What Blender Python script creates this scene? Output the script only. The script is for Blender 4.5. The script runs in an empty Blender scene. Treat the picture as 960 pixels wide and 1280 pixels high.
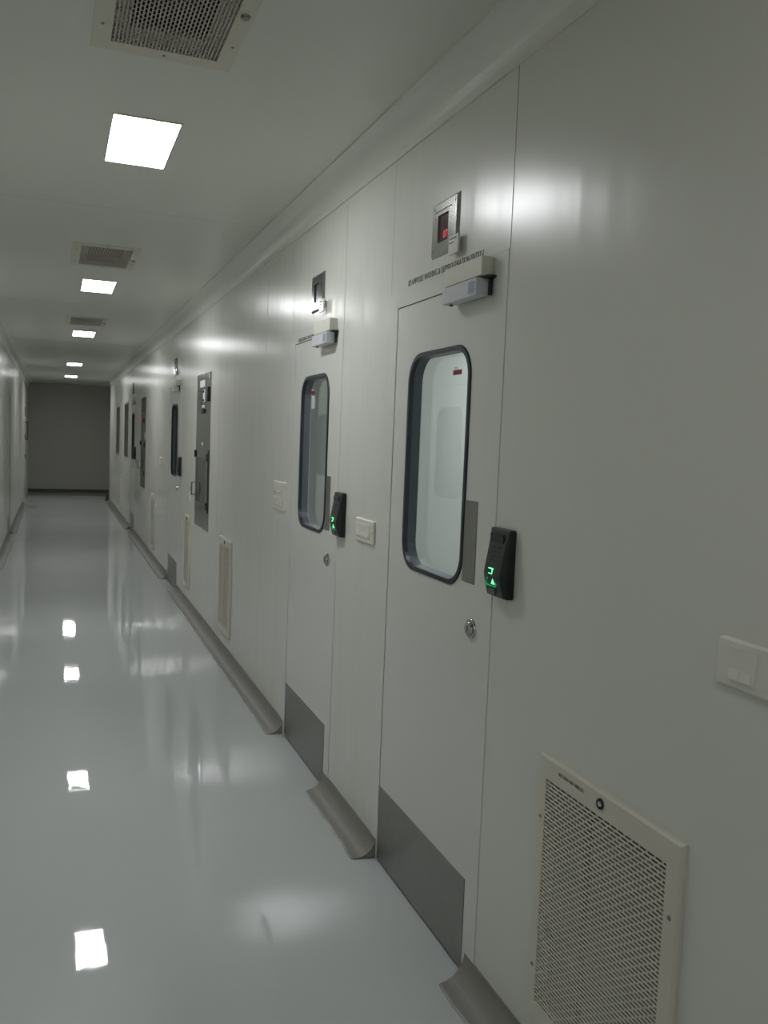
import bpy, bmesh, math
from mathutils import Matrix, Vector
C = bpy.context.scene.collection
PI = math.pi
XR, XL, HC = 1.2, -0.65, 2.815          # right wall, left wall, ceiling height
YE, YC = 24.2, 21.3                      # end wall, corner where the right wall stops
H = 1.6426

# ---------------------------------------------------------------- materials
def nodes(name):
    m = bpy.data.materials.new(name); m.use_nodes = True
    nt = m.node_tree
    return m, nt, nt.nodes['Principled BSDF']
def mat(name, col, rough=.5, metal=0, spec=.5, coat=0, coat_r=.1, var=0, vscale=6, emit=None, estr=0):
    m, nt, b = nodes(name)
    b.inputs['Base Color'].default_value = (*col, 1)
    b.inputs['Roughness'].default_value = rough
    b.inputs['Metallic'].default_value = metal
    b.inputs['Specular IOR Level'].default_value = spec
    b.inputs['Coat Weight'].default_value = coat
    b.inputs['Coat Roughness'].default_value = coat_r
    if emit:
        b.inputs['Emission Color'].default_value = (*emit, 1)
        b.inputs['Emission Strength'].default_value = estr
    tc = nt.nodes.new('ShaderNodeTexCoord'); n = nt.nodes.new('ShaderNodeTexNoise')
    n.inputs['Scale'].default_value = vscale; n.inputs['Detail'].default_value = 3
    nt.links.new(tc.outputs['Object'], n.inputs['Vector'])
    mr = nt.nodes.new('ShaderNodeMapRange')
    v = var if var else .03
    mr.inputs['To Min'].default_value = rough * (1 - v * 2); mr.inputs['To Max'].default_value = min(1, rough * (1 + v * 2))
    nt.links.new(n.outputs['Fac'], mr.inputs['Value']); nt.links.new(mr.outputs['Result'], b.inputs['Roughness'])
    return m
def bump(m, scale_vec, nscale, strength, dist, detail=2, second=None):
    nt = m.node_tree; b = nt.nodes['Principled BSDF']
    tc = nt.nodes.new('ShaderNodeTexCoord')
    prev = None
    for sv, ns, st, ds, de in [(scale_vec, nscale, strength, dist, detail)] + ([second] if second else []):
        mp = nt.nodes.new('ShaderNodeMapping'); mp.inputs['Scale'].default_value = sv
        n = nt.nodes.new('ShaderNodeTexNoise'); n.inputs['Scale'].default_value = ns; n.inputs['Detail'].default_value = de
        bp = nt.nodes.new('ShaderNodeBump'); bp.inputs['Strength'].default_value = st; bp.inputs['Distance'].default_value = ds
        nt.links.new(tc.outputs['Object'], mp.inputs['Vector']); nt.links.new(mp.outputs['Vector'], n.inputs['Vector'])
        nt.links.new(n.outputs['Fac'], bp.inputs['Height'])
        if prev: nt.links.new(prev.outputs['Normal'], bp.inputs['Normal'])
        prev = bp
    nt.links.new(prev.outputs['Normal'], b.inputs['Normal'])
    if b.inputs['Coat Weight'].default_value: nt.links.new(prev.outputs['Normal'], b.inputs['Coat Normal'])
M = {}
M['wall'] = mat('painted_panel', (.748, .755, .695), .245, spec=.5, var=.03)
bump(M['wall'], (1, 1, .10), 7.0, 1.0, .0036, 2, ((1, 1, .3), 1.3, 1.0, .0035, 1))
M['wall_end'] = mat('end_wall_paint', (.44, .435, .39), .4)  # end wall base colour set darker than the side walls
M['ceiling'] = mat('painted_ceiling', (.712, .72, .655), .33, spec=.4, var=.05)
bump(M['ceiling'], (1, .2, 1), 3.0, 1.0, .001, 1)
M['cove'] = mat('cove_paint', (.77, .775, .712), .32)
M['leaf'] = mat('door_paint', (.752, .762, .717), .23, var=.05)
M['floor'] = mat('epoxy_floor', (.59, .62, .62), .5, spec=.25, coat=1.0, coat_r=.03, var=.05, vscale=1.5)
bump(M['floor'], (1, 1, 1), 7.0, 1.0, .00045, 2, ((1, 1, 1), 1.1, 1.0, .004, 1))
M['skirt'] = mat('skirting_vinyl', (.24, .23, .21), .40, spec=.5, var=.1)
bump(M['skirt'], (1, 1, 1), 9, .7, .004, 2)
M['bead'] = mat('sealant_bead', (.42, .42, .40), .18)
bump(M['bead'], (1, 1, 1), 22, .8, .004, 2)
M['skirt_dark'] = mat('dark_skirting', (.07, .08, .065), .5)
M['steel'] = mat('brushed_steel', (.30, .295, .28), .40, metal=.85, var=.1, vscale=30)
M['steel_bright'] = mat('polished_steel', (.55, .55, .54), .16, metal=1)
M['steel_mirror'] = mat('mirror_steel', (.30, .305, .30), .13, metal=1)
bump(M['steel_mirror'], (1, 1, .3), 6, .8, .002, 1)
M['gasket'] = mat('rubber_gasket', (.018, .023, .038), .38)
M['reveal'] = mat('window_reveal', (.10, .115, .13), .35)
M['black'] = mat('black_plastic', (.010, .013, .014), .32)
M['black2'] = mat('black_plastic_face', (.022, .030, .028), .31)
M['dark'] = mat('dark_gap', (.02, .02, .018), .8)
M['seam'] = mat('door_seam', (.10, .10, .095), .7)
M['sealant'] = mat('panel_sealant', (.52, .55, .49), .4)
M['sealant_dk'] = mat('panel_joint_line', (.22, .235, .205), .5)
M['ivory'] = mat('ivory_plastic', (.78, .765, .69), .31)
M['white'] = mat('white_plastic', (.80, .80, .74), .23)
M['grille'] = mat('grille_paint', (.69, .66, .57), .35)
M['filter'] = mat('filter_media', (.14, .125, .10), .9)
M['lockbox'] = mat('lock_cover', (.71, .71, .61), .35)
M['lockplate'] = mat('lock_plate', (.66, .67, .70), .3)
M['bluesticker'] = mat('blue_sticker', (.26, .34, .44), .4)
M['paper'] = mat('paper_label', (.85, .86, .86), .5)
M['ink'] = mat('black_ink', (.06, .06, .06), .6)
M['inkgrey'] = mat('grey_ink', (.16, .155, .14), .6)
M['screen'] = mat('red_screen', (.05, .003, .008), .15)
M['digits'] = mat('red_digits', (.5, .02, .04), .4, emit=(1, .06, .10), estr=.45)
M['screen_off'] = mat('unlit_screen', (.03, .03, .055), .2)
M['digits_off'] = mat('unlit_digits', (.10, .02, .03), .4)
M['green'] = mat('green_led', (.1, .8, .3), .3, emit=(.15, 1, .42), estr=1.6)
M['green_dim'] = mat('green_glow_ring', (.01, .2, .06), .3, emit=(.02, .6, .16), estr=.35)
M['red'] = mat('red_plastic', (.25, .02, .02), .35)
M['glassdark'] = mat('dark_glass', (.02, .024, .024), .06)
M['room'] = mat('airlock_paint', (.76, .785, .77), .5)
M['vent'] = mat('vent_paint', (.66, .63, .54), .45)
M['ventsheet'] = mat('vent_sheet', (.46, .42, .37), .45)
M['ventback'] = mat('vent_void', (.035, .045, .04), .9)
def glassmat():
    m = bpy.data.materials.new('clear_glass'); m.use_nodes = True; nt = m.node_tree
    nt.nodes.clear()
    o = nt.nodes.new('ShaderNodeOutputMaterial'); mx = nt.nodes.new('ShaderNodeMixShader')
    t = nt.nodes.new('ShaderNodeBsdfTransparent'); g = nt.nodes.new('ShaderNodeBsdfGlossy')
    t.inputs['Color'].default_value = (.94, .965, .955, 1); g.inputs['Roughness'].default_value = .01
    # Schlick reflectance, the same on the front and the back face of the pane
    ge = nt.nodes.new('ShaderNodeNewGeometry'); dp = nt.nodes.new('ShaderNodeVectorMath'); dp.operation = 'DOT_PRODUCT'
    nt.links.new(ge.outputs['Incoming'], dp.inputs[0]); nt.links.new(ge.outputs['Normal'], dp.inputs[1])
    def mth(op, a, b=None):
        n = nt.nodes.new('ShaderNodeMath'); n.operation = op
        for k, q in enumerate((a, b)):
            if q is None: continue
            if isinstance(q, (int, float)): n.inputs[k].default_value = q
            else: nt.links.new(q, n.inputs[k])
        return n.outputs[0]
    fr = mth('ADD', mth('MULTIPLY', mth('POWER', mth('SUBTRACT', 1.0, mth('ABSOLUTE', dp.outputs['Value'])), 5.0), .96), .04)
    nt.links.new(fr, mx.inputs[0]); nt.links.new(t.outputs[0], mx.inputs[1]); nt.links.new(g.outputs[0], mx.inputs[2])
    nt.links.new(mx.outputs[0], o.inputs[0]); return m
M['glass'] = glassmat()
LIGHT = 29.0
def lightmat(name, s, col=(.90, .96, 1.0)):
    m = bpy.data.materials.new(name); m.use_nodes = True; nt = m.node_tree; nt.nodes.clear()
    o = nt.nodes.new('ShaderNodeOutputMaterial'); e = nt.nodes.new('ShaderNodeEmission')
    e.inputs['Color'].default_value = (*col, 1); e.inputs['Strength'].default_value = s
    nt.links.new(e.outputs[0], o.inputs[0]); return m
M['lamp'] = lightmat('lit_diffuser', LIGHT, (.97, .982, 1.0))
M['lamp_dim'] = lightmat('dimmer_diffuser', 15.0, (.975, .98, 1.0))
M['lamp2'] = lightmat('lit_diffuser_airlock', 27.0, (.98, 1.0, 1.0))

# ---------------------------------------------------------------- mesh builder
def wpos(o):
    v = Vector((0, 0, 0))
    while o: v += o.location; o = o.parent
    return v
class MB:
    def __init__(s): s.v = []; s.f = []
    def add(s, vs, fs):
        b = len(s.v); s.v += [tuple(p) for p in vs]; s.f += [tuple(b + i for i in f) for f in fs]; return s
    def box(s, x0, x1, y0, y1, z0, z1):
        return s.add([(x, y, z) for z in (z0, z1) for y in (y0, y1) for x in (x0, x1)],
                     [(0, 2, 3, 1), (4, 5, 7, 6), (0, 1, 5, 4), (2, 6, 7, 3), (0, 4, 6, 2), (1, 3, 7, 5)])
    def loft(s, rings, cap=True, closed=True):
        n = len(rings[0]); vs = [p for r in rings for p in r]; fs = []
        for k in range(len(rings) - 1):
            for i in range(n if closed else n - 1):
                j = (i + 1) % n; fs.append((k * n + i, k * n + j, (k + 1) * n + j, (k + 1) * n + i))
        if cap: fs += [tuple(range(n))[::-1], tuple((len(rings) - 1) * n + i for i in range(n))]
        return s.add(vs, fs)
    def ring(s, outer0, inner0, inner1, outer1):
        # washer: two loops at the front, two at the back
        n = len(outer0); vs = list(outer0) + list(inner0) + list(inner1) + list(outer1); fs = []
        for i in range(n):
            j = (i + 1) % n
            for k in range(4):
                l = (k + 1) % 4; fs.append((k * n + i, k * n + j, l * n + j, l * n + i))
        return s.add(vs, fs)
    def cyl(s, a, b, r0, r1=None, n=20):
        r1 = r0 if r1 is None else r1
        a = Vector(a); b = Vector(b); d = (b - a).normalized(); u = d.orthogonal().normalized(); w = d.cross(u)
        R = lambda c, r: [c + u * math.cos(2 * PI * i / n) * r + w * math.sin(2 * PI * i / n) * r for i in range(n)]
        return s.loft([R(a, r0), R(b, r1)])
    def build(s, name, m, parent=None, bevel=0, smooth=False, seg=2):
        off = wpos(parent) if parent else Vector((0, 0, 0))
        me = bpy.data.meshes.new(name)
        me.from_pydata([tuple(Vector(p) - off) for p in s.v], [], s.f)
        bm = bmesh.new(); bm.from_mesh(me); bmesh.ops.recalc_face_normals(bm, faces=bm.faces); bm.to_mesh(me); bm.free()
        me.materials.append(M[m]); o = bpy.data.objects.new(name, me); C.objects.link(o)
        if parent: o.parent = parent
        if smooth:
            for p in me.polygons: p.use_smooth = True
        if bevel:
            md = o.modifiers.new('bevel', 'BEVEL'); md.width = bevel; md.segments = seg; md.limit_method = 'ANGLE'; md.angle_limit = math.radians(40)
            for p in me.polygons: p.use_smooth = True
            me.set_sharp_from_angle(angle=math.radians(50)) if hasattr(me, 'set_sharp_from_angle') else None
        return o
def thing(name, label, cat, loc, group=None, kind=None):
    o = bpy.data.objects.new(name, None); o.empty_display_size = .05; C.objects.link(o); o.location = loc
    tag(o, label, cat, group, kind); return o
def tag(o, label, cat, group=None, kind=None):
    o['label'] = label; o['category'] = cat
    if group: o['group'] = group
    if kind: o['kind'] = kind
    return o
def copy_tree(o, parent=None):
    c = o.copy(); C.objects.link(c); c.parent = parent
    for ch in list(o.children): copy_tree(ch, c)
    return c
# side: 'R' wall faces -x, 'L' wall faces +x; d = how far something stands out from the wall
def X(side, d): return XR - d if side == 'R' else XL + d
def sbox(mb, side, d0, d1, y0, y1, z0, z1):
    a, b = X(side, d0), X(side, d1); return mb.box(min(a, b), max(a, b), y0, y1, z0, z1)
def rrect(y0, y1, z0, z1, r, n=8):
    pts = []
    for cy, cz, a0 in ((y1 - r, z1 - r, 0), (y0 + r, z1 - r, PI / 2), (y0 + r, z0 + r, PI), (y1 - r, z0 + r, 1.5 * PI)):
        for i in range(n + 1):
            a = a0 + PI / 2 * i / n; pts.append((cy + r * math.cos(a), cz + r * math.sin(a)))
    return pts
def rectmatch(pts, y0, y1, z0, z1, n=8):
    # same vertex count as rrect(n): corner arcs collapse around the square corners
    out = []; m = n + 1; cor = [(y1, z1), (y0, z1), (y0, z0), (y1, z0)]
    for k in range(4):
        cy, cz = cor[k]; h = n // 2
        for i in range(m):
            p = pts[k * m + i]
            if i < h: q = (cy, p[1]) if k % 2 == 0 else (p[0], cz)
            elif i > h: q = (p[0], cz) if k % 2 == 0 else (cy, p[1])
            else: q = (cy, cz)
            out.append(q)
    return out
def L3(side, d, pts): return [(X(side, d), y, z) for y, z in pts]
def text_mesh(name, body, size, m, parent, side, d, y, z, align='LEFT', width=None, shear=0, ex=.0006):
    cu = bpy.data.curves.new(name, 'FONT'); cu.body = body; cu.size = size; cu.align_x = align; cu.extrude = ex; cu.shear = shear
    to = bpy.data.objects.new(name, cu); C.objects.link(to)
    bpy.context.view_layer.update()
    me = bpy.data.meshes.new_from_object(to.evaluated_get(bpy.context.evaluated_depsgraph_get()))
    bpy.data.objects.remove(to); bpy.data.curves.remove(cu)
    sx = 1
    if width:
        xs = [v.co.x for v in me.vertices]; sx = width / (max(xs) - min(xs))
    off = wpos(parent)
    sg = -1 if side == 'R' else 1
    for v in me.vertices:
        a, b, c = v.co; v.co = Vector((X(side, d) + sg * c, y + sg * a * sx, z + b)) - off
    me.materials.clear(); me.materials.append(M[m])
    o = bpy.data.objects.new(name, me); C.objects.link(o); o.parent = parent; return o
# perforated sheet in a (u, v) plane; slots run along u; f maps (u, v, depth) to a point
def perf(f, u0, u1, v0, v1, pu=.0265, pv=.0099, slot=.0215, gap=.0048, t=.0015):
    mb = MB()
    def bx(a0, a1, b0, b1):
        mb.add([f(a, b, c) for c in (0, t) for b in (b0, b1) for a in (a0, a1)],
               [(0, 2, 3, 1), (4, 5, 7, 6), (0, 1, 5, 4), (2, 6, 7, 3), (0, 4, 6, 2), (1, 3, 7, 5)])
    n = int(round((v1 - v0) / pv)); pv = (v1 - v0) / n
    for k in range(n + 1):
        c = v0 + k * pv; bx(u0, u1, max(v0, c - (pv - gap) / 2), min(v1, c + (pv - gap) / 2))
    nu = int(round((u1 - u0) / pu)); pu = (u1 - u0) / nu; br = pu - slot
    for k in range(n):
        b0 = v0 + (k + .5) * pv - gap / 2; b1 = b0 + gap
        off = 0 if k % 2 else pu / 2
        for i in range(nu + 1):
            c = u0 + off + i * pu; a0 = max(u0, c - br / 2); a1 = min(u1, c + br / 2)
            if a1 > a0: bx(a0, a1, b0, b1)
    return mb

# ---------------------------------------------------------------- wall with holes
def wall_plane(name, side, y0, y1, z0, z1, holes, m, thick=.06):
    ys = sorted({y0, y1} | {h[0] for h in holes} | {h[1] for h in holes}); zs = sorted({z0, z1} | {h[2] for h in holes} | {h[3] for h in holes})
    solid = lambda a, b: not any(h[0] <= a <= h[1] and h[2] <= b <= h[3] for h in holes)
    mb = MB(); xf, xb = X(side, 0), X(side, -thick)
    cell = {(i, j): solid((ys[i] + ys[i + 1]) / 2, (zs[j] + zs[j + 1]) / 2) for i in range(len(ys) - 1) for j in range(len(zs) - 1)}
    for (i, j), s in cell.items():
        if not s: continue
        a0, a1, b0, b1 = ys[i], ys[i + 1], zs[j], zs[j + 1]
        for x in (xf, xb): mb.add([(x, a0, b0), (x, a1, b0), (x, a1, b1), (x, a0, b1)], [(0, 1, 2, 3)])
        for di, dj, q in ((-1, 0, [(a0, b0), (a0, b1)]), (1, 0, [(a1, b0), (a1, b1)]), (0, -1, [(a0, b0), (a1, b0)]), (0, 1, [(a0, b1), (a1, b1)])):
            if not cell.get((i + di, j + dj), False):
                (p, q1), (p2, q2) = q
                mb.add([(xf, p, q1), (xf, p2, q2), (xb, p2, q2), (xb, p, q1)], [(0, 1, 2, 3)])
    off = mb.v
    me = bpy.data.meshes.new(name); me.from_pydata(mb.v, [], mb.f)
    bm = bmesh.new(); bm.from_mesh(me); bmesh.ops.remove_doubles(bm, verts=bm.verts, dist=1e-5); bmesh.ops.recalc_face_normals(bm, faces=bm.faces); bm.to_mesh(me); bm.free()
    me.materials.append(M[m]); o = bpy.data.objects.new(name, me); C.objects.link(o); return o

RD = [(2.305, 3.07), (3.812, 4.557), (9.155, 9.92), (14.51, 15.22)]        # right wall door leaves (near, far)
LD = [(6.35, 7.11), (10.05, 10.81), (13.78, 14.54), (21.45, 22.25)]        # left wall door leaves
DH = 2.14; FW = .08
PB = [(7.235, 7.985, .835, 2.172), (12.73, 13.42, .85, 2.15)]
WN = [(15.875, 16.8, 1.18, 2.17), (18.09, 19.05, 1.18, 2.165)]
GR = [(1.348, 1.897, .150, .858), (6.163, 6.640, .168, .880), (8.215, 8.56, .18, .870), (11.35, 11.72, .15, .858), (17.45, 17.85, .15, .84)]
holes = [(a - FW, b + FW, 0, DH + .065) for a, b in RD]
holes += [(a + .02, b - .02, c + .02, d - .02) for a, b, c, d in PB]
holes += [(a + .015, b - .015, c + .015, d - .015) for a, b, c, d in WN]
holes += [(a + .03, b - .03, c + .03, d - .03) for a, b, c, d in GR]
wr = wall_plane('wall_right', 'R', -4, YC, 0, HC, holes, 'wall')
tag(wr, 'long off-white painted metal panel wall on the right of the corridor', 'wall', kind='structure')
wl = wall_plane('wall_left', 'L', -4, YE, 0, HC, [(a - FW, b + FW, 0, DH + .065) for a, b in LD], 'wall')
tag(wl, 'plain off-white panel wall along the left edge of the corridor', 'wall', kind='structure')
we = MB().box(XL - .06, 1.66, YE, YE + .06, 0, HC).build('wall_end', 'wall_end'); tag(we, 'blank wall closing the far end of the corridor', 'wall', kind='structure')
wc = MB().box(XR, 1.6, YC, YC + .05, 0, HC).build('wall_recess_front', 'wall'); 
wc2 = MB().box(1.6, 1.66, YC, YE, 0, HC).build('wall_recess_side', 'wall')
tag(wc, 'short return wall where the right side steps back at the far end', 'wall', kind='structure')
tag(wc2, 'side wall of the small recess at the far right end', 'wall', kind='structure')
wb = MB().box(XL - .06, XR + .06, -4.06, -4, 0, HC).build('wall_behind', 'wall'); tag(wb, 'wall closing the corridor behind the viewer', 'wall', kind='structure')
fl = MB().box(XL - .06, XR + .06, -4, YC, -.08, 0).box(XL - .06, 1.66, YC, YE, -.08, 0).build('floor', 'floor')
tag(fl, 'glossy pale grey epoxy floor of the corridor', 'floor', kind='structure')
VT = [2.51, 6.27, 10.04]                      # vent centres
LT = [(3.76, 1), (7.55, 1), (11.33, 1), (16.65, 1), (20.5, 1)]
LB = [(-.02, 1), (-3.3, 1)]  # unseen lights added over and behind the viewer to brighten the near wall
VX0, VX1 = .145, .465
# ceiling: flat sheet with openings for the vents and lamps
def ceiling():
    hs = [(VX0 - .02, VX1 + .02, c - .35, c + .35) for c in VT] + [(.19, .44, y - .29, y + .29) for y, _ in LT + LB]
    xs = sorted({XL - .06, 1.66} | {h[0] for h in hs} | {h[1] for h in hs}); ys = sorted({-4, YE} | {h[2] for h in hs} | {h[3] for h in hs})
    mb = MB()
    for i in range(len(xs) - 1):
        for j in range(len(ys) - 1):
            cx, cy = (xs[i] + xs[i + 1]) / 2, (ys[j] + ys[j + 1]) / 2
            if any(h[0] < cx < h[1] and h[2] < cy < h[3] for h in hs): continue
            mb.add([(xs[i], ys[j], HC), (xs[i + 1], ys[j], HC), (xs[i + 1], ys[j + 1], HC), (xs[i], ys[j + 1], HC)], [(0, 3, 2, 1)])
            mb.add([(xs[i], ys[j], HC + .12), (xs[i + 1], ys[j], HC + .12), (xs[i + 1], ys[j + 1], HC + .12), (xs[i], ys[j + 1], HC + .12)], [(0, 1, 2, 3)])
    for h in hs:
        x0, x1, y0, y1 = h
        r = [(x0, y0), (x1, y0), (x1, y1), (x0, y1)]
        for k in range(4):
            a, b = r[k], r[(k + 1) % 4]; mb.add([(*a, HC), (*b, HC), (*b, HC + .12), (*a, HC + .12)], [(0, 1, 2, 3)])
    for a, b in (((XL - .06, -4), (1.66, -4)), ((1.66, -4), (1.66, YE)), ((1.66, YE), (XL - .06, YE)), ((XL - .06, YE), (XL - .06, -4))):
        mb.add([(*a, HC), (*b, HC), (*b, HC + .12), (*a, HC + .12)], [(0, 1, 2, 3)])
    return mb.build('ceiling', 'ceiling')
ce = ceiling(); tag(ce, 'smooth off-white panel ceiling of the corridor', 'ceiling', kind='structure')
# coves between wall and ceiling
def cove(name, side, y0, y1, label):
    r = .098; n = 10; prof = [(0, HC - r - .014), (.007, HC - r - .014), (.007, HC - r)]
    for i in range(1, n):
        a = PI / 2 * i / n; prof.append((r - (r - .007) * math.cos(a) * 1.0, HC - r + (r - .007) * math.sin(a)))
    prof += [(r, HC - .007), (r + .014, HC - .007), (r + .014, HC), (0, HC)]
    mb = MB().loft([[(X(side, d), y, z) for d, z in prof] for y in (y0, y1)])
    o = mb.build(name, 'cove', smooth=False); tag(o, label, 'cove', kind='structure')
cove('trim_1', 'R', -4, YC, 'curved white cove strip between right wall and ceiling')
cove('trim_2', 'L', -4, YE, 'curved white cove strip between left wall and ceiling')
# skirting: concave coved vinyl
def skirting(name, side, y0, y1, label, h=.078, w=.088):
    n = 10; prof = [(0, 0), (0, h), (.004, h)]
    for i in range(1, n):
        a = PI / 2 * i / n; prof.append((.004 + (w - .008) * (1 - math.cos(a)) ** .85, h - (h - .004) * math.sin(a) ** .85))
    prof += [(w, .003), (w, 0)]
    e = .012
    rings = [[(X(side, d), y0 + d * .12, z) for d, z in prof], [(X(side, d), y1 - d * .12, z) for d, z in prof]]
    o = MB().loft(rings).build(name, 'skirt'); tag(o, label, 'skirting', kind='structure')
    mb = MB()
    n2 = max(8, int((y1 - y0) / .05)); rr = []
    for k in range(n2 + 1):
        y = y0 + .015 + (y1 - y0 - .03) * k / n2; wv = .003 * math.sin(k * 1.7) + .002 * math.sin(k * .61 + 1)
        c = (w + .001 + wv, .0015)
        rr.append([(X(side, c[0] + .006 * math.cos(2 * PI * i / 8)), y, c[1] + .003 * math.sin(2 * PI * i / 8)) for i in range(8)])
    b = mb.loft(rr).build('sealant_bead', 'bead', o, smooth=True)
    return o
sk = [(-4, 2.285, 'near length of grey coved skirting beside the perforated grille'), (3.085, 3.802, 'short piece of grey coved skirting between the two nearest doors'),
      (4.585, 9.147, 'long run of grey coved skirting past the nearest two doors'), (9.935, 14.5, 'grey coved skirting beyond the third door'), (15.235, YC, 'farthest grey coved skirting on the right wall')]
for i, (a, b, l) in enumerate(sk): skirting('baseboard_right', 'R', a, b, l)
for a, b, l in [(-4, 6.33, 'left grey skirting beside and behind the viewer'), (7.13, 10.03, 'left grey skirting between the first left doors'), (10.83, 13.76, 'grey skirting at the left picture edge ending at a dark gap'),
                (14.56, 20.3, 'far grey skirting strip along the left wall')]: skirting('baseboard_left', 'L', a, b, l)
o = MB().box(XL, 1.6, YE - .02, YE, 0, .085).build('baseboard_end', 'skirt_dark', bevel=.004); tag(o, 'dark skirting along the foot of the end wall', 'skirting', kind='structure')
o = MB().box(XR - .08, XR + .004, YC - .004, YC + .03, 0, .17).build('trim_3', 'skirt_dark', bevel=.004); tag(o, 'dark end cap where the right skirting turns the far corner', 'skirting', kind='structure')
o = MB().box(XL + .09, -.32, 19.44, 19.50, 0, .006).build('trim_4', 'skirt_dark', bevel=.002); tag(o, 'thin dark floor strip near the far left wall', 'floor strip', kind='structure')
# wall panel joints
def joint(y, z0, z1, m='sealant', w=.0035, side='R', par=None):
    sbox(MB(), side, -.002, .0006, y - w / 2, y + w / 2, z0, z1).build('panel_joint', m, par or wr)
joint(2.222, 2.205, HC - .11, 'sealant_dk', .003)
joint(3.733, 2.205, HC - .11); joint(3.155, 2.205, HC - .11, w=.002)
joint(4.64, 2.205, HC - .11); joint(5.26, .08, HC - .11, w=.004)
for y in (6.85, 8.9, 10.15, 11.3, 12.5, 13.7, 15.5, 17.1, 19.5): joint(y, .08, HC - .11)
for y in (11.9, 13.1, 15.7, 16.9, 18.2, 19.4, 20.6): joint(y, .08, HC - .11, 'sealant_dk', .004, 'L', wl)
for y in (4.9, 8.65, 12.4, 16.1): MB().box(XL + .12, XR - .12, y - .0015, y + .0015, HC - .0006, HC + .002).build('panel_joint', 'sealant', ce)

# ---------------------------------------------------------------- doors
def door(n, side, yn, yf, label, lit=True, simple=False, blank=False):
    S = side
    root = thing('door_%d' % n, label, 'door', (X(S, 0), (yn + yf) / 2, 0), kind='structure')
    g = .0035
    # frame: two jambs + head, slightly proud, as one mesh
    fr = MB()
    sbox(fr, S, -.06, .0025, yn - FW, yn - g, 0, DH + .065); sbox(fr, S, -.06, .0025, yf + g, yf + FW, 0, DH + .065)
    sbox(fr, S, -.06, .0025, yn - g, yf + g, DH + g, DH + .065)
    fr.build('door_frame', 'leaf', root, bevel=.0012)
    sm = MB(); sbox(sm, S, -.05, -.012, yn - g, yn, .012, DH); sbox(sm, S, -.05, -.004, yf, yf + g, .012, DH); sbox(sm, S, -.05, -.004, yn, yf, DH, DH + g)
    sbox(sm, S, -.055, -.006, yn, yf, 0, .010); sm.build('door_seal', 'seam', root)
    wy0, wy1, wz0, wz1 = yn + .125, yf - .132, 1.19, 1.962
    if yf - yn < .75: wy0, wy1 = yn + .105, yf - .15
    r = .105
    w = None
    if blank:
        b = MB(); sbox(b, S, -.05, 0, yn, yf, .010, DH); b.build('door_leaf', 'leaf', root)
    else:
        hole = rrect(wy0 + .008, wy1 - .008, wz0 + .008, wz1 - .008, r - .008); outer = rectmatch(hole, yn, yf, .010, DH)
        MB().ring(L3(S, 0, outer), L3(S, 0, hole), L3(S, -.05, hole), L3(S, -.05, outer)).build('door_leaf', 'leaf', root)
        w = thing_child('vision_window', root)
        # gasket ring with rounded section
        A = lambda i: rrect(wy0 + i, wy1 - i, wz0 + i, wz1 - i, r - i)
        MB().ring(L3(S, .005, A(.003)), L3(S, .005, A(.0175)), L3(S, -.012, A(.016)), L3(S, -.0002, A(.0))).build('window_gasket', 'gasket', w)
        MB().ring(L3(S, -.010, A(.0085)), L3(S, -.010, A(.016)), L3(S, -.044, A(.017)), L3(S, -.044, A(.0085))).build('window_reveal', 'reveal', w)
        MB().loft([L3(S, -.040, A(.0165)), L3(S, -.043, A(.0165))]).build('window_glass', 'glass' if lit else 'glassdark', w)
    if not simple:
        # kick plate, pull plate, cylinder
        k = MB(); sbox(k, S, -.0002, .0022, yn + .006, yf - .002, .012, .302); k.build('kick_plate', 'steel', root, bevel=.0008)
        k = MB(); sbox(k, S, -.0002, .0022, yn + .040, yn + .125, 1.219, 1.474); k.build('push_plate', 'steel', root, bevel=.0008)
        k = MB(); c = yn + .047; z = 1.083
        k.cyl((X(S, -.0002), c, z), (X(S, .006), c, z), .032, .030, 28).cyl((X(S, .006), c, z), (X(S, .014), c, z), .022, .020, 28)
        kb = k.build('door_knob', 'steel_bright', root, bevel=.001)
        k = MB(); sbox(k, S, .014, .0145, c - .0022, c + .0022, z - .009, z + .009); k.build('keyhole', 'dark', kb)
    return root, w
def thing_child(name, parent):
    o = bpy.data.objects.new(name, None); o.empty_display_size = .05; C.objects.link(o); o.parent = parent; return o
dl = ['nearest flush door with a rounded dark-rimmed window and steel kick plate', 'second flush door from the viewer with a rounded window and steel kick plate',
      'third door along the right wall, just beyond the first steel pass box', 'farthest right door, before two narrow steel windows']
DR = []
for i, (a, b) in enumerate(RD): DR.append(door(i + 1, 'R', a, b, dl[i], lit=i < 2))
# small stickers on the glass
for (root, w), (a, b), dy in zip(DR[:2], RD[:2], (.31, .52)):
    s = MB(); sbox(s, 'R', -.0398, -.0392, a + dy - .03, a + dy + .035, 1.874, 1.890) ; st = s.build('glass_sticker', 'red', w)
    s = MB(); sbox(s, 'R', -.0398, -.0390, a + dy + .0, a + dy + .03, 1.892, 1.900); s.build('sticker_text', 'paper', st)
s = MB(); sbox(s, 'R', -.0398, -.0392, RD[1][0] + .495, RD[1][0] + .545, 1.80, 1.866); s.build('glass_sticker', 'paper', DR[1][1])
door(5, 'L', *LD[0], 'left wall door seen mirrored in the nearest door window')
door(6, 'L', *LD[1], 'left wall door seen mirrored in the second door window')
r7, _ = door(7, 'L', *LD[2], 'left door where the skirting breaks near the picture edge', blank=True)
sbox(MB(), 'L', -.002, .004, LD[2][1] + .001, LD[2][1] + .022, .09, DH).build('edge_strip', 'seam', r7)
r8, _ = door(8, 'L', *LD[3], 'far left door with a black pull handle beside the end wall', blank=True, simple=True)
h = MB(); y = LD[3][0] + .12
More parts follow.
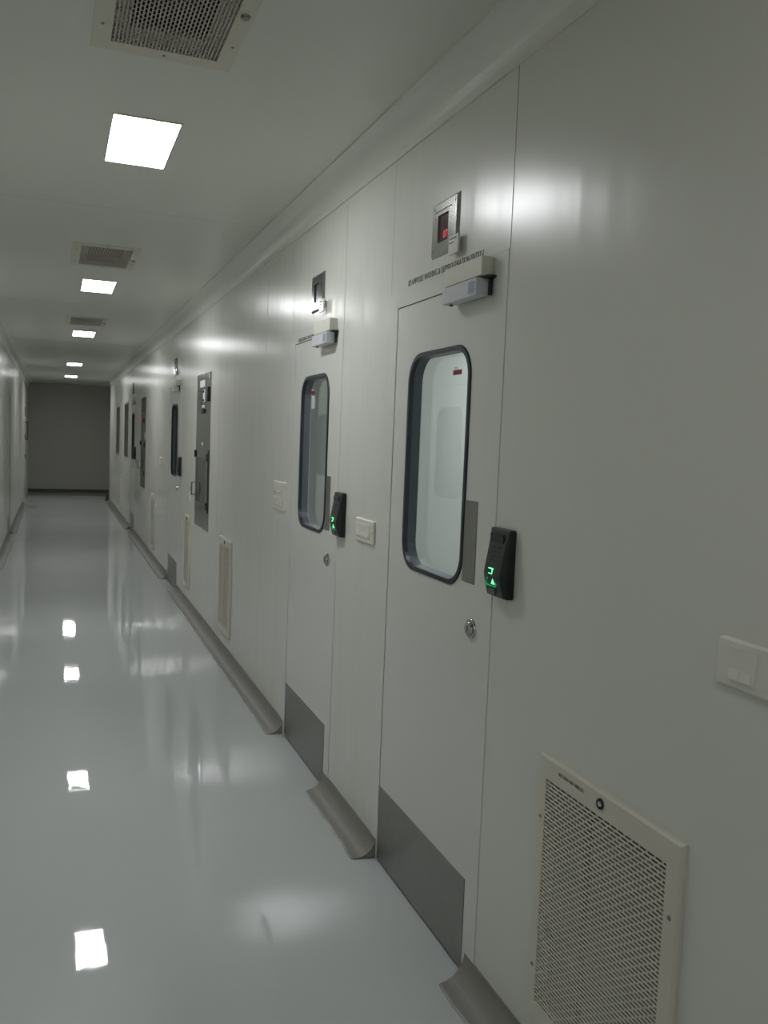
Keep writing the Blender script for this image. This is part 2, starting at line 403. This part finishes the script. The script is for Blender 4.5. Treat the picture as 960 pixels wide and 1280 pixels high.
h.cyl((X('L', .05), y, 1.36), (X('L', .05), y, 1.80), .010).cyl((X('L', 0), y, 1.39), (X('L', .05), y, 1.39), .008).cyl((X('L', 0), y, 1.77), (X('L', .05), y, 1.77), .008)
h.build('pull_handle', 'black', r8)
for z in (1.0, 1.45, 1.95, 2.07):
    h = MB(); sbox(h, 'L', 0, .018, LD[3][0] + .02, LD[3][0] + .05, z - .05, z + .05); h.build('door_hinge', 'black', r8)

# ---------------------------------------------------------------- things beside each right door
def magnetic_lock(a, label):
    t = thing('magnetic_lock', label, 'door lock', (XR, a + .14, 2.083), 'electromagnetic locks above the doors')
    b = MB(); sbox(b, 'R', .0025, .041, a + .012, a + .270, 2.141, 2.197); u = b.build('magnet_body', 'lockbox', t, bevel=.002)
    e = MB(); sbox(e, 'R', .004, .0395, a + .0095, a + .012, 2.143, 2.195); e.build('end_cap', 'lockbox', u)
    b = MB(); sbox(b, 'R', .010, .050, a + .022, a + .262, 2.085, 2.136); l = b.build('armature_housing', 'lockplate', t, bevel=.002)
    b = MB(); sbox(b, 'R', .0502, .0508, a + .035, a + .075, 2.092, 2.128); b.build('sticker', 'bluesticker', l)
    b = MB(); sbox(b, 'R', 0, .012, a + .030, a + .255, 2.092, 2.130); b.build('mounting_plate', 'steel', t)
    b = MB(); sbox(b, 'R', .0, .030, a - .012, a + .030, 2.134, 2.1405); sbox(b, 'R', .004, .012, a + .008, a + .018, 2.085, 2.134); b.build('bracket', 'black', t)
    b = MB(); b.cyl((XR - .03, a + .235, 2.0855), (XR - .03, a + .235, 2.080), .006); b.build('screw', 'black', t)
    return t
def display(a, label, on=True, taglabel=None, close=True):
    y0, y1, z0, z1 = a + .262, a + .470, 2.268, 2.450
    t = thing('pressure_display', label, 'display', (XR, (y0 + y1) / 2, z0), 'digital displays above the doors')
    ym, yM, zm, zM = y0 + .05, y1 - .085, 2.312, 2.402
    o_, i_ = [(y1, z1), (y0, z1), (y0, z0), (y1, z0)], [(yM + .035, zM), (ym, zM), (ym, zm), (yM + .035, zm)]
    i_ = [(yM + .03, zM), (ym + .02, zM), (ym + .02, zm), (yM + .03, zm)]
    o2 = [(y1 - .010, z1 - .010), (y0 + .010, z1 - .010), (y0 + .010, z0 + .010), (y1 - .010, z0 + .010)]
    b = MB(); n = 4; vs = L3('R', 0, o_) + L3('R', .009, o2) + L3('R', .009, i_) + L3('R', .003, i_); fs = []
    for k in range(3):
        for i in range(4): j = (i + 1) % 4; fs.append((k * 4 + i, k * 4 + j, k * 4 + 4 + j, k * 4 + 4 + i))
    b.add(vs, fs); pl = b.build('steel_plate', 'steel_bright' if on else 'steel_mirror', t)
    b = MB(); b.add(L3('R', .0035, i_), [(0, 1, 2, 3)]); sc = b.build('screen', 'screen' if on else 'screen_off', t)
    if on: text_mesh('digits', '07', .034, 'digits', sc, 'R', .0042, ym + .068, zm + .012)
    for yy, zz in ((y0 + .022, z1 - .022), (y1 - .022, z1 - .022), (y1 - .022, z0 + .022), (y0 + .022, z0 + .022), (y1 - .03, z1 - .055)):
        b = MB(); b.cyl((XR - .008, yy, zz), (XR - .011, yy, zz), .0045, .0035, 12); b.build('screw', 'steel_bright' if on else 'steel', pl)
    if close:
        b = MB(); sbox(b, 'R', .0095, .010, y0 + .045, y1 - .03, z1 - .036, z1 - .033); b.build('engraved_line', 'inkgrey', pl)
    return t
def small_tag(a, label):
    t = thing('label_tag', label, 'label', (XR - .02, a + .272, 2.255), 'white tags at the display corners')
    b = MB(); sbox(b, 'R', .012, .020, a + .228, a + .300, 2.250, 2.310); b.build('tag_plate', 'white', t, bevel=.002)
    b = MB(); sbox(b, 'R', .0202, .0206, a + .240, a + .288, 2.296, 2.301); sbox(b, 'R', .0202, .0206, a + .262, a + .292, 2.284, 2.288); b.build('printed_lines', 'inkgrey', t)
    b = MB(); sbox(b, 'R', 0, .012, a + .255, a + .275, 2.290, 2.304); b.build('clip', 'white', t)
    return t
def reader(a, label, on=True):
    y0, y1, z0, z1 = a - .203, a - .085, 1.215, 1.412
    t = thing('fingerprint_reader', label, 'access reader', (XR, (y0 + y1) / 2, z0), 'black fingerprint readers beside the doors')
    bk = MB(); bk.loft([L3('R', 0, rrect(y0, y1, z0, z1, .008, 3)), L3('R', .019, rrect(y0 + .001, y1 - .001, z0 + .001, z1 - .001, .008, 3))]); bk.build('housing', 'black', t, bevel=.002)
    # front cover swelling towards the lower third
    prof = [(z1 - .002, .020), (z1 - .045, .028), (z0 + .085, .040), (z0 + .068, .043), (z0 + .048, .040), (z0 + .004, .028), (z0 + .001, .020)]
    rings = []
    for ins, kx in ((0, 0), (.004, 1)):
        rings.append([(XR - (.017 + (d - .017) * (.6 if not kx else 1.0)), yy, z) for yy in (0,) for z, d in prof])
    b = MB(); ya, yb = y0 + .003, y1 - .003
    sec = [(ya, .45), (ya + .009, .95), (ya + .03, 1.0), (yb - .03, 1.0), (yb - .009, .95), (yb, .45)]
    rg = []
    for z, d in prof: rg.append([(XR - .017, ya, z)] + [(XR - (.017 + (d - .017) * k), yy, z) for yy, k in sec] + [(XR - .017, yb, z)])
    b.loft(rg); fc = b.build('front_cover', 'black2', t, smooth=False)
    k = MB()
    for r in range(4):
        for c in range(3):
            yy = y0 + .040 + c * .018; zz = z0 + .106 + r * .0125; d = .0385 - (zz - z0 - .085) * .16
            sbox(k, 'R', d - .004, d + .0012, yy - .006, yy + .006, zz - .004, zz + .004)
    k.build('keypad', 'black', t)
    b = MB(); sbox(b, 'R', .025, .0285, y0 + .025, y1 - .018, z1 - .040, z1 - .016); b.build('reader_screen', 'glassdark', t)
    # lit symbols
    gm = 'green' if on else 'reveal'
    d = .0432
    b = MB(); cy, cz = y0 + .066, z0 + .076
    sbox(b, 'R', d - .003, d, cy - .012, cy + .010, cz + .006, cz + .0085); sbox(b, 'R', d - .003, d, cy - .012, cy + .010, cz - .0085, cz - .006); sbox(b, 'R', d - .003, d, cy - .012, cy - .0095, cz - .0085, cz + .0085)
    b.build('finger_symbol', gm, t)
    d = .0405; tri = lambda cy, cz, s: [(cy - s, cz - s * .8), (cy + s, cz - s * .8), (cy, cz + s)]
    b = MB(); b.loft([L3('R', d - .004, tri(y0 + .052, z0 + .047, .0085)), L3('R', d + .001, tri(y0 + .052, z0 + .047, .0085))]); b.build('status_triangle', gm, t)
    b = MB(); b.loft([L3('R', d - .004, tri(y0 + .086, z0 + .054, .005)), L3('R', d + .001, tri(y0 + .086, z0 + .054, .005))]); b.build('status_dot', 'green_dim' if on else 'reveal', t)
    b = MB(); b.ring(L3('R', d - .001, rrect(y0 + .034, y0 + .098, z0 + .032, z0 + .062, .010, 3)), L3('R', d - .001, rrect(y0 + .038, y0 + .094, z0 + .035, z0 + .059, .008, 3)), L3('R', d - .006, rrect(y0 + .038, y0 + .094, z0 + .035, z0 + .059, .008, 3)), L3('R', d - .006, rrect(y0 + .034, y0 + .098, z0 + .032, z0 + .062, .010, 3))); b.build('glow_ring', 'green_dim' if on else 'reveal', t)
    b = MB(); sbox(b, 'R', .0325, .0362, y0 + .045, y0 + .085, z0 + .010, z0 + .026); b.build('sensor_pad', 'reveal', t)
    return t
rl = ['black fingerprint reader with lit green symbols beside the nearest door', 'black fingerprint reader between the second door and a small switch plate', 'distant black fingerprint reader beside the third door', 'tiny black fingerprint reader beside the farthest right door']
ll = ['boxy white magnetic lock with blue sticker above the nearest door', 'boxy white magnetic lock above the second door', 'distant magnetic lock above the third door', 'tiny magnetic lock above the farthest right door']
pl_ = ['steel display plate with a red screen above the nearest door', 'steel display plate with an unlit screen above the second door', 'small steel display plate above the third door', 'tiny steel display plate above the farthest right door']
tl = ['white tag on the display corner above the nearest door', 'white tag on the display corner above the second door', 'tiny white tag on the display above the third door']
for i, (a, b) in enumerate(RD):
    magnetic_lock(a, ll[i]); reader(a, rl[i], on=i < 2)
    display(a if i != 1 else a - .023, pl_[i], on=(i == 0))
    if i < 3: small_tag(a + (0, -.035, 0)[i], tl[i])
# door signs
t = thing('door_sign', 'small dark lettering on the wall above the nearest door', 'sign', (XR, 2.68, 2.21))
text_mesh('sign_text', 'B2 AMPOULE WASHING & DEPYROGENATION ENTRY-I', .030, 'inkgrey', t, 'R', .0004, 2.985, 2.212, width=.595, shear=.1)
t = thing('door_sign', 'small faded lettering above the second door', 'sign', (XR, 4.33, 2.15))
text_mesh('sign_text', 'DRESSING ROOM - I', .026, 'inkgrey', t, 'R', .0032, 4.50, 2.149, width=.33, shear=.1)

# ---------------------------------------------------------------- grilles low on the right wall
def grille(i, y0, y1, z0, z1, label, coarse=False):
    t = thing('return_air_grille', label, 'air grille', (XR, (y0 + y1) / 2, z0), 'perforated air grilles low on the right wall')
    fy, ft = .040, .058
    inn = [(y1 - .034, z1 - ft), (y0 + .045, z1 - ft), (y0 + .045, z0 + .05), (y1 - .034, z0 + .05)]
    out = [(y1, z1), (y0, z1), (y0, z0), (y1, z0)]; o2 = [(y1 - .006, z1 - .006), (y0 + .006, z1 - .006), (y0 + .006, z0 + .006), (y1 - .006, z0 + .006)]
    b = MB(); vs = L3('R', .0002, out) + L3('R', .009, [(p[0], p[1]) for p in out]) + L3('R', .014, o2) + L3('R', .014, inn) + L3('R', -.002, inn); fs = []
    for k in range(4):
        for q in range(4): j = (q + 1) % 4; fs.append((k * 4 + q, k * 4 + j, k * 4 + 4 + j, k * 4 + 4 + q))
    b.add(vs, fs).build('grille_frame', 'grille', t)
    f = lambda u, v, c: (XR - .0128 + c, u, v)
    a0, a1, b0, b1 = y0 + .045, y1 - .034, z0 + .05, z1 - ft
    (perf(f, a0, a1, b0, b1) if not coarse else perf(f, a0, a1, b0, b1, pu=.05, pv=.02, slot=.041, gap=.0095)).build('perforated_sheet', 'grille', t)
    b = MB(); b.box(XR + .024, XR + .05, a0 - .01, a1 + .01, b0 - .01, b1 + .01); fb = b.build('filter_pad', 'filter', t)
    b = MB(); ys = a1 - .33 * (a1 - a0); b.box(XR + .006, XR + .026, ys - .006, ys + .006, b0, b1).box(XR + .004, XR + .026, a0, ys, b1 - .03, b1); b.build('filter_slot', 'dark', fb)
    yc = y0 + .51 * (y1 - y0)
    b = MB(); b.cyl((XR - .0135, yc, z1 - .029), (XR - .018, yc, z1 - .029), .0135, .012, 20); lk = b.build('grille_latch', 'dark', t)
    b = MB(); b.cyl((XR - .0175, yc - .002, z1 - .028), (XR - .020, yc - .002, z1 - .028), .0075, .006, 14); b.build('latch_core', 'steel_bright', lk)
    for yy, zz in ((y1 - .016, z1 - .165), (y1 - .016, z0 + .14), (y0 + .026, z1 - .165), (y0 + .026, z0 + .14)):
        b = MB(); b.cyl((XR - .0135, yy, zz), (XR - .0165, yy, zz), .0058, .004, 12); b.build('screw', 'steel', t)
    return t
gl = ['large perforated cream grille low on the wall at the lower right', 'perforated cream grille low on the wall just before the steel pass box', 'perforated cream grille low on the wall beneath and past the steel pass box',
      'faint cream grille low on the wall before the second steel pass box', 'farthest cream grille low on the wall below the narrow windows']
for i, gg in enumerate(GR):
    t = grille(i, *gg, gl[i], coarse=i > 2)
    if i == 0: text_mesh('grille_text', 'RETURN AIR GRILLE-1', .012, 'inkgrey', t, 'R', .0142, 1.806, .8275, width=.11)

# ---------------------------------------------------------------- switch plates
def switch_plate(name, y0, y1, z0, z1, label, rows, cat='switch', grp=None, d=.011):
    t = thing(name, label, cat, (XR, (y0 + y1) / 2, z0), grp)
    b = MB(); b.loft([L3('R', 0, rrect(y0, y1, z0, z1, .008, 3)), L3('R', d * .7, rrect(y0, y1, z0, z1, .008, 3)), L3('R', d, rrect(y0 + .004, y1 - .004, z0 + .004, z1 - .004, .006, 3))])
    b.build('cover_plate', 'ivory', t)
    for kind, a0, a1, c0, c1 in rows:
        b = MB()
        if kind == 's':
            x0, x1 = XR - d, XR - d - .006; zc = (c0 + c1) / 2
            b.add([(x0, a0, c0), (x0, a1, c0), (x0, a1, c1), (x0, a0, c1), (x1, a0, c0 + .002), (x1, a1, c0 + .002), (x1 + .004, a1, zc), (x1 + .004, a0, zc), (XR - d - .001, a1, c1), (XR - d - .001, a0, c1)],
                  [(0, 1, 2, 3), (4, 5, 1, 0), (4, 5, 6, 7), (6, 7, 9, 8), (0, 3, 9, 7, 4), (1, 2, 8, 6, 5)])
            b.build('rocker_switch', 'white', t)
        elif kind == 'o':
            b.box(XR - d - .0015, XR - d, a0, a1, c0, c1); s = b.build('socket_outlet', 'ivory', t)
            yc, zc = (a0 + a1) / 2, (c0 + c1) / 2
            for k, (u, v, r) in enumerate(((0, .013, .004), (-.009, -.006, .003), (.009, -.006, .003))):
                q = MB(); q.cyl((XR - d - .0014, yc + u, zc + v), (XR - d - .0019, yc + u, zc + v), r, r, 10); q.build('pin_hole', 'dark', s)
        elif kind == 'd':
            b.cyl((XR - d + .001, a0, c0), (XR - d - .0015, a0, c0), .0028, .0028, 10); b.build('screw_cap', 'inkgrey', t)
        elif kind == 'b':
            b.box(XR - d - .003, XR - d, a0, a1, c0, c1); b.build('module_frame', 'ivory', t)
    return t
switch_plate('switch_plate', 1.085, 1.296, 1.209, 1.301, 'cream switch and socket plate cut by the right picture edge',
             [('b', 1.195, 1.262, 1.223, 1.288), ('s', 1.234, 1.258, 1.226, 1.285), ('s', 1.203, 1.229, 1.226, 1.285), ('o', 1.115, 1.185, 1.222, 1.290)], grp='cream plates on the right wall')
switch_plate('switch_plate', 3.227, 3.442, 1.229, 1.325, 'cream plate with five small rocker switches between the two nearest doors',
             [('b', 3.268, 3.425, 1.248, 1.303)] + [('s', 3.273 + k * .030, 3.299 + k * .030, 1.252, 1.300) for k in range(5)] + [('d', 3.238, 0, 1.277, 0)], grp='cream plates on the right wall')
switch_plate('socket_plate', 4.675, 4.935, 1.237, 1.398, 'cream two-row socket plate just beyond the second door',
             [('b', 4.735, 4.915, 1.332, 1.378), ('b', 4.735, 4.915, 1.262, 1.308), ('d', 4.700, 0, 1.356, 0), ('d', 4.700, 0, 1.286, 0)] + [('s', 4.745 + k * .042, 4.780 + k * .042, z, z + .038) for k in range(4) for z in (1.336, 1.266)], 'socket')
switch_plate('switch_plate', 10.55, 10.85, 1.27, 1.36, 'faint cream switch plate beyond the third door',
             [('s', 10.6 + k * .05, 10.64 + k * .05, 1.29, 1.34) for k in range(4)], grp='cream plates on the right wall')

# ---------------------------------------------------------------- pass boxes
def pass_box(y0, y1, z0, z1, label, first):
    t = thing('pass_box', label, 'pass box', (XR, (y0 + y1) / 2, z0), 'steel pass boxes in the right wall')
    iy0, iy1, iz0, iz1 = y0 + .07, y1 - .07, z0 + .17, z0 + .66
    out = [(y1, z1), (y0, z1), (y0, z0), (y1, z0)]; inn = [(iy1, iz1), (iy0, iz1), (iy0, iz0), (iy1, iz0)]
    MB().ring(L3('R', .003, out), L3('R', .003, inn), L3('R', -.03, inn), L3('R', 0, out)).build('fascia', 'steel_mirror', t)
    b = MB(); o5 = [(p[0], p[1]) for p in inn]
    vs = L3('R', -.03, inn) + L3('R', -.30, inn); b.add(vs, [(0, 1, 5, 4), (1, 2, 6, 5), (2, 3, 7, 6), (3, 0, 4, 7), (4, 5, 6, 7)]); b.build('chamber', 'steel', t)
    # door: steel frame with dark glass, hinged on the near side, handle on the far side
    dr = thing_child('box_door', t)
    a = [(iy1 + .02, iz1 + .02), (iy0 - .02, iz1 + .02), (iy0 - .02, iz0 - .02), (iy1 + .02, iz0 - .02)]; c = [(iy1 - .05, iz1 - .05), (iy0 + .05, iz1 - .05), (iy0 + .05, iz0 + .05), (iy1 - .05, iz0 + .05)]
    MB().ring(L3('R', .012, a), L3('R', .012, c), L3('R', .0035, c), L3('R', .0035, a)).build('door_rim', 'steel_mirror', dr)
    b = MB(); sbox(b, 'R', .0045, .009, iy0 + .045, iy1 - .045, iz0 + .045, iz1 - .045); b.build('door_pane', 'glassdark', dr)
    for z in (iz0 + .04, iz1 - .04):
        b = MB(); sbox(b, 'R', .012, .022, iy0 - .03, iy0 - .005, z - .032, z + .032); b.build('door_hinge', 'black', dr)
    b = MB(); sbox(b, 'R', .003, .024, iy1 + .012, iy1 + .040, iz1 - .05, iz1 + .01); b.build('door_catch', 'black', dr)
    hz = iz0 + .15; hy = iy1 + .0
    b = MB(); b.cyl((XR - .012, hy, hz - .05), (XR - .048, hy, hz - .05), .005, n=10).cyl((XR - .012, hy, hz + .06), (XR - .048, hy, hz + .06), .005, n=10).cyl((XR - .045, hy, hz - .055), (XR - .045, hy, hz + .065), .006, n=10)
    b.build('door_handle', 'steel', dr)
    # controls above
    cp = thing_child('control_panel', t)
    Yc = (y0 + y1) / 2
    def q(name, m, u0, u1, v0, v1, d=.0045): b = MB(); sbox(b, 'R', .0028, d, u0, u1, v0, v1); return b.build(name, m, cp)
    if first:
        q('name_label', 'paper', Yc - .06, Yc + .20, z1 - .115, z1 - .055)
        q('top_lamp', 'paper', y0 + .05, y0 + .10, z1 - .055, z1 - .012, .008)
        q('instruction_label', 'paper', Yc - .08, Yc + .03, z1 - .245, z1 - .14); q('instruction_label', 'paper', Yc - .05, Yc + .06, z1 - .33, z1 - .27)
        for k in range(5): q('printed_line', 'ink', Yc + .08, Yc + .24, z1 - .150 - k * .026, z1 - .141 - k * .026)
        for k in range(3): q('control_button', 'dark', Yc - .03, Yc + .01, z1 - .165 - k * .075, z1 - .145 - k * .075, .010)
        q('control_display', 'black', y0 + .10, y0 + .19, z1 - .245, z1 - .125, .016)
        q('power_switch', 'black', Yc - .07, Yc + .05, z1 - .345, z1 - .305, .014)
        b = MB(); b.cyl((XR - .003, Yc + .01, z1 - .608), (XR - .008, Yc + .01, z1 - .608), .016, .014, 16); b.build('indicator_lamp', 'paper', cp)
    else:
        b = MB(); b.cyl((XR - .003, Yc + .0, z1 - .33), (XR - .022, Yc + .0, z1 - .33), .030, .034, 16); b.build('emergency_button', 'red', cp)
        q('printed_line', 'ink', Yc - .09, Yc + .10, z1 - .27, z1 - .22); q('name_label', 'paper', y0 + .06, y0 + .13, z1 - .6, z1 - .5)
    return t
pass_box(*PB[0], 'tall polished steel pass box with controls and a small door', True)
pass_box(*PB[1], 'distant steel pass box with a red button', False)
t = thing('paper_tag', 'white paper tag hanging from the steel pass box handle', 'tag', (XR - .05, 7.93, 1.05))
b = MB(); b.box(XR - .0565, XR - .0555, 7.885, 7.945, 1.04, 1.135); b.build('tag_sheet', 'paper', t)
b = MB(); b.cyl((XR - .056, 7.915, 1.133), (XR - .050, 7.915, 1.20), .001, n=6); b.build('string', 'inkgrey', t)
# narrow windows
for n, (w, l) in enumerate(zip(WN, ['narrow steel framed window just beyond the farthest right door', 'farthest narrow steel framed window near the end wall'])):
    y0, y1, z0, z1 = w
    t = thing('window_%d' % (n + 1), l, 'window', (XR, (y0 + y1) / 2, z0), kind='structure')
    o_ = [(y1, z1), (y0, z1), (y0, z0), (y1, z0)]; i_ = [(y1 - .03, z1 - .03), (y0 + .03, z1 - .03), (y0 + .03, z0 + .03), (y1 - .03, z0 + .03)]
    MB().ring(L3('R', .003, o_), L3('R', .003, i_), L3('R', -.04, i_), L3('R', 0, o_)).build('window_frame', 'steel', t)
    b = MB(); b.box(XR + .006, XR + .012, y0 + .025, y1 - .025, z0 + .025, z1 - .025); b.build('window_pane', 'glassdark', t)

# ---------------------------------------------------------------- ceiling fittings
lamps = ['nearest square ceiling light, largest in view', 'second ceiling light, just past the middle vent', 'third ceiling light, smaller, halfway along the ceiling', 'fourth small ceiling light near the far end', 'farthest and smallest ceiling light by the end wall']
def ceiling_light(y):
    t = thing('ceiling_light', lamps[0], 'ceiling light', (.315, y, HC), 'recessed ceiling lights along the corridor')
    o_ = [(.185, y - .305), (.445, y - .305), (.445, y + .305), (.185, y + .305)]; i_ = [(.193, y - .297), (.437, y - .297), (.437, y + .297), (.193, y + .297)]
    Z = lambda p, z: [(a, b, z) for a, b in p]
    MB().ring(Z(o_, HC - .005), Z(i_, HC - .005), Z(i_, HC + .03), Z(o_, HC)).build('light_frame', 'white', t)
    MB().box(.193, .437, y - .297, y + .297, HC - .003, HC + .02).build('diffuser', 'lamp', t)
    return t
l0 = ceiling_light(LT[0][0])
for (y, _), lb in list(zip(LT, lamps))[1:]:
    c = copy_tree(l0); c.location = (.315, y, HC); c['label'] = lb
for (y, _), lb in zip(LB, ['ceiling light overhead, out of view above the viewer', 'ceiling light behind the viewer']):
    c = copy_tree(l0); c.location = (.315, y, HC); c['label'] = lb
    for ch in c.children:
        if ch.name.startswith('diffuser'): ch.data = ch.data.copy(); ch.data.materials[0] = M['lamp_dim']
def ceiling_vent(y):
    t = thing('ceiling_vent', 'nearest perforated ceiling vent, cut by the top picture edge', 'air vent', (.305, y, HC), 'perforated vents in the ceiling')
    x0, x1, y0, y1 = .092, .512, y - .395, y + .395; Z = lambda p, z: [(a, b, z) for a, b in p]
    o_ = [(x0, y0), (x1, y0), (x1, y1), (x0, y1)]; i_ = [(VX0, y - .33), (VX1, y - .33), (VX1, y + .33), (VX0, y + .33)]
    b = MB().ring(Z(o_, HC - .004), Z(i_, HC - .004), Z(i_, HC + .03), Z(o_, HC)); b.build('vent_frame', 'vent', t, bevel=.001)
    perf(lambda u, v, c: (v, u, HC - .0025 + c), y - .33, y + .33, VX0, VX1, pu=.0275, pv=.0110, slot=.0225, gap=.0062).build('perforated_sheet', 'ventsheet', t)
    b = MB().box(VX0 - .01, VX1 + .01, y - .34, y + .34, HC + .07, HC + .09); vb = b.build('duct_void', 'ventback', t)
    b = MB(); s = .05
    for a in ((VX0, VX0 + s, y - .33, y + .33), (VX1 - s, VX1, y - .33, y + .33), (VX0, VX1, y + .33 - .09, y + .33), (VX0, VX1, y - .33, y - .33 + .09)): b.box(a[0], a[1], a[2], a[3], HC + .012, HC + .02)
    b.build('duct_flange', 'ventsheet', vb)
    b = MB().cyl((.487, y + .0, HC - .004), (.487, y, HC - .012), .014, .012, 18); b.build('vent_latch', 'steel', t)
    for sx, sy in ((.118, .22), (.118, -.22), (.490, .21), (.490, -.21), (.305, .362), (.305, -.362)):
        b = MB().cyl((sx, y + sy, HC - .0035), (sx, y + sy, HC - .0065), .005, .004, 10); b.build('screw', 'steel', t)
    return t
v0 = ceiling_vent(VT[0])
for y, lb in zip(VT[1:], ['perforated ceiling vent between the first and second lights', 'distant perforated ceiling vent before the third light']):
    c = copy_tree(v0); c.location = (.305, y, HC); c['label'] = lb

# ---------------------------------------------------------------- airlock rooms behind the doors
b = MB(); x0, x1, y0, y1 = XR + .06, 3.3, 1.9, 12.5
def shell(x0, x1, y0, y1, zt):
    b = MB(); t = .05
    b.box(x1, x1 + t, y0, y1, 0, zt).box(x0, x1, y0 - t, y0, 0, zt).box(x0, x1, y1, y1 + t, 0, zt); return b
o = shell(x0, x1, y0, y1, 2.7).build('wall_airlock', 'room'); tag(o, 'pale green-white airlock walls seen through the door windows', 'wall', kind='structure')
o = MB().box(x0, x1, y0, y1, -.08, 0).build('floor_airlock', 'floor'); tag(o, 'airlock floor behind the door windows', 'floor', kind='structure')
o = MB().box(x0, x1 + .05, y0 - .05, y1 + .05, 2.7, 2.75).build('ceiling_airlock', 'room'); tag(o, 'airlock ceiling behind the door windows', 'ceiling', kind='structure')
for yy, sfx in ((3.2, 'first'), (6.2, 'second'), (9.4, 'third')):
    t = thing('airlock_light', 'hidden ceiling light of the airlock, %s from the viewer' % sfx, 'ceiling light', (2.4, yy, 2.7))
    MB().box(2.25, 2.55, yy - .3, yy + .3, 2.685, 2.6995).build('diffuser', 'lamp2', t)

# ---------------------------------------------------------------- camera, world
cam = bpy.data.cameras.new('camera'); co = bpy.data.objects.new('camera', cam); C.objects.link(co)
yaw, pit, rol = .36482, -.0804, .03966
f = Vector((math.sin(yaw) * math.cos(pit), math.cos(yaw) * math.cos(pit), math.sin(pit)))
rt = Vector((math.cos(yaw), -math.sin(yaw), 0)); up = rt.cross(f)
r2 = rt * math.cos(rol) + up * math.sin(rol); u2 = -rt * math.sin(rol) + up * math.cos(rol)
mw = Matrix.Identity(4)
for i in range(3): mw[i][0] = r2[i]; mw[i][1] = u2[i]; mw[i][2] = -f[i]; mw[i][3] = (0, 0, H)[i]
co.matrix_world = mw
cam.sensor_fit = 'HORIZONTAL'; cam.sensor_width = 36; cam.lens = 36 * 1082.4 / 960; cam.clip_start = .02; cam.clip_end = 100
bpy.context.scene.camera = co
w = bpy.data.worlds.new('world'); w.use_nodes = True; bpy.context.scene.world = w
w.node_tree.nodes['Background'].inputs[0].default_value = (.02, .022, .02, 1)
vs = bpy.context.scene.view_settings
vs.view_transform = 'Standard'; vs.look = 'None'; vs.exposure = 0; vs.gamma = 1; vs.use_curve_mapping = False
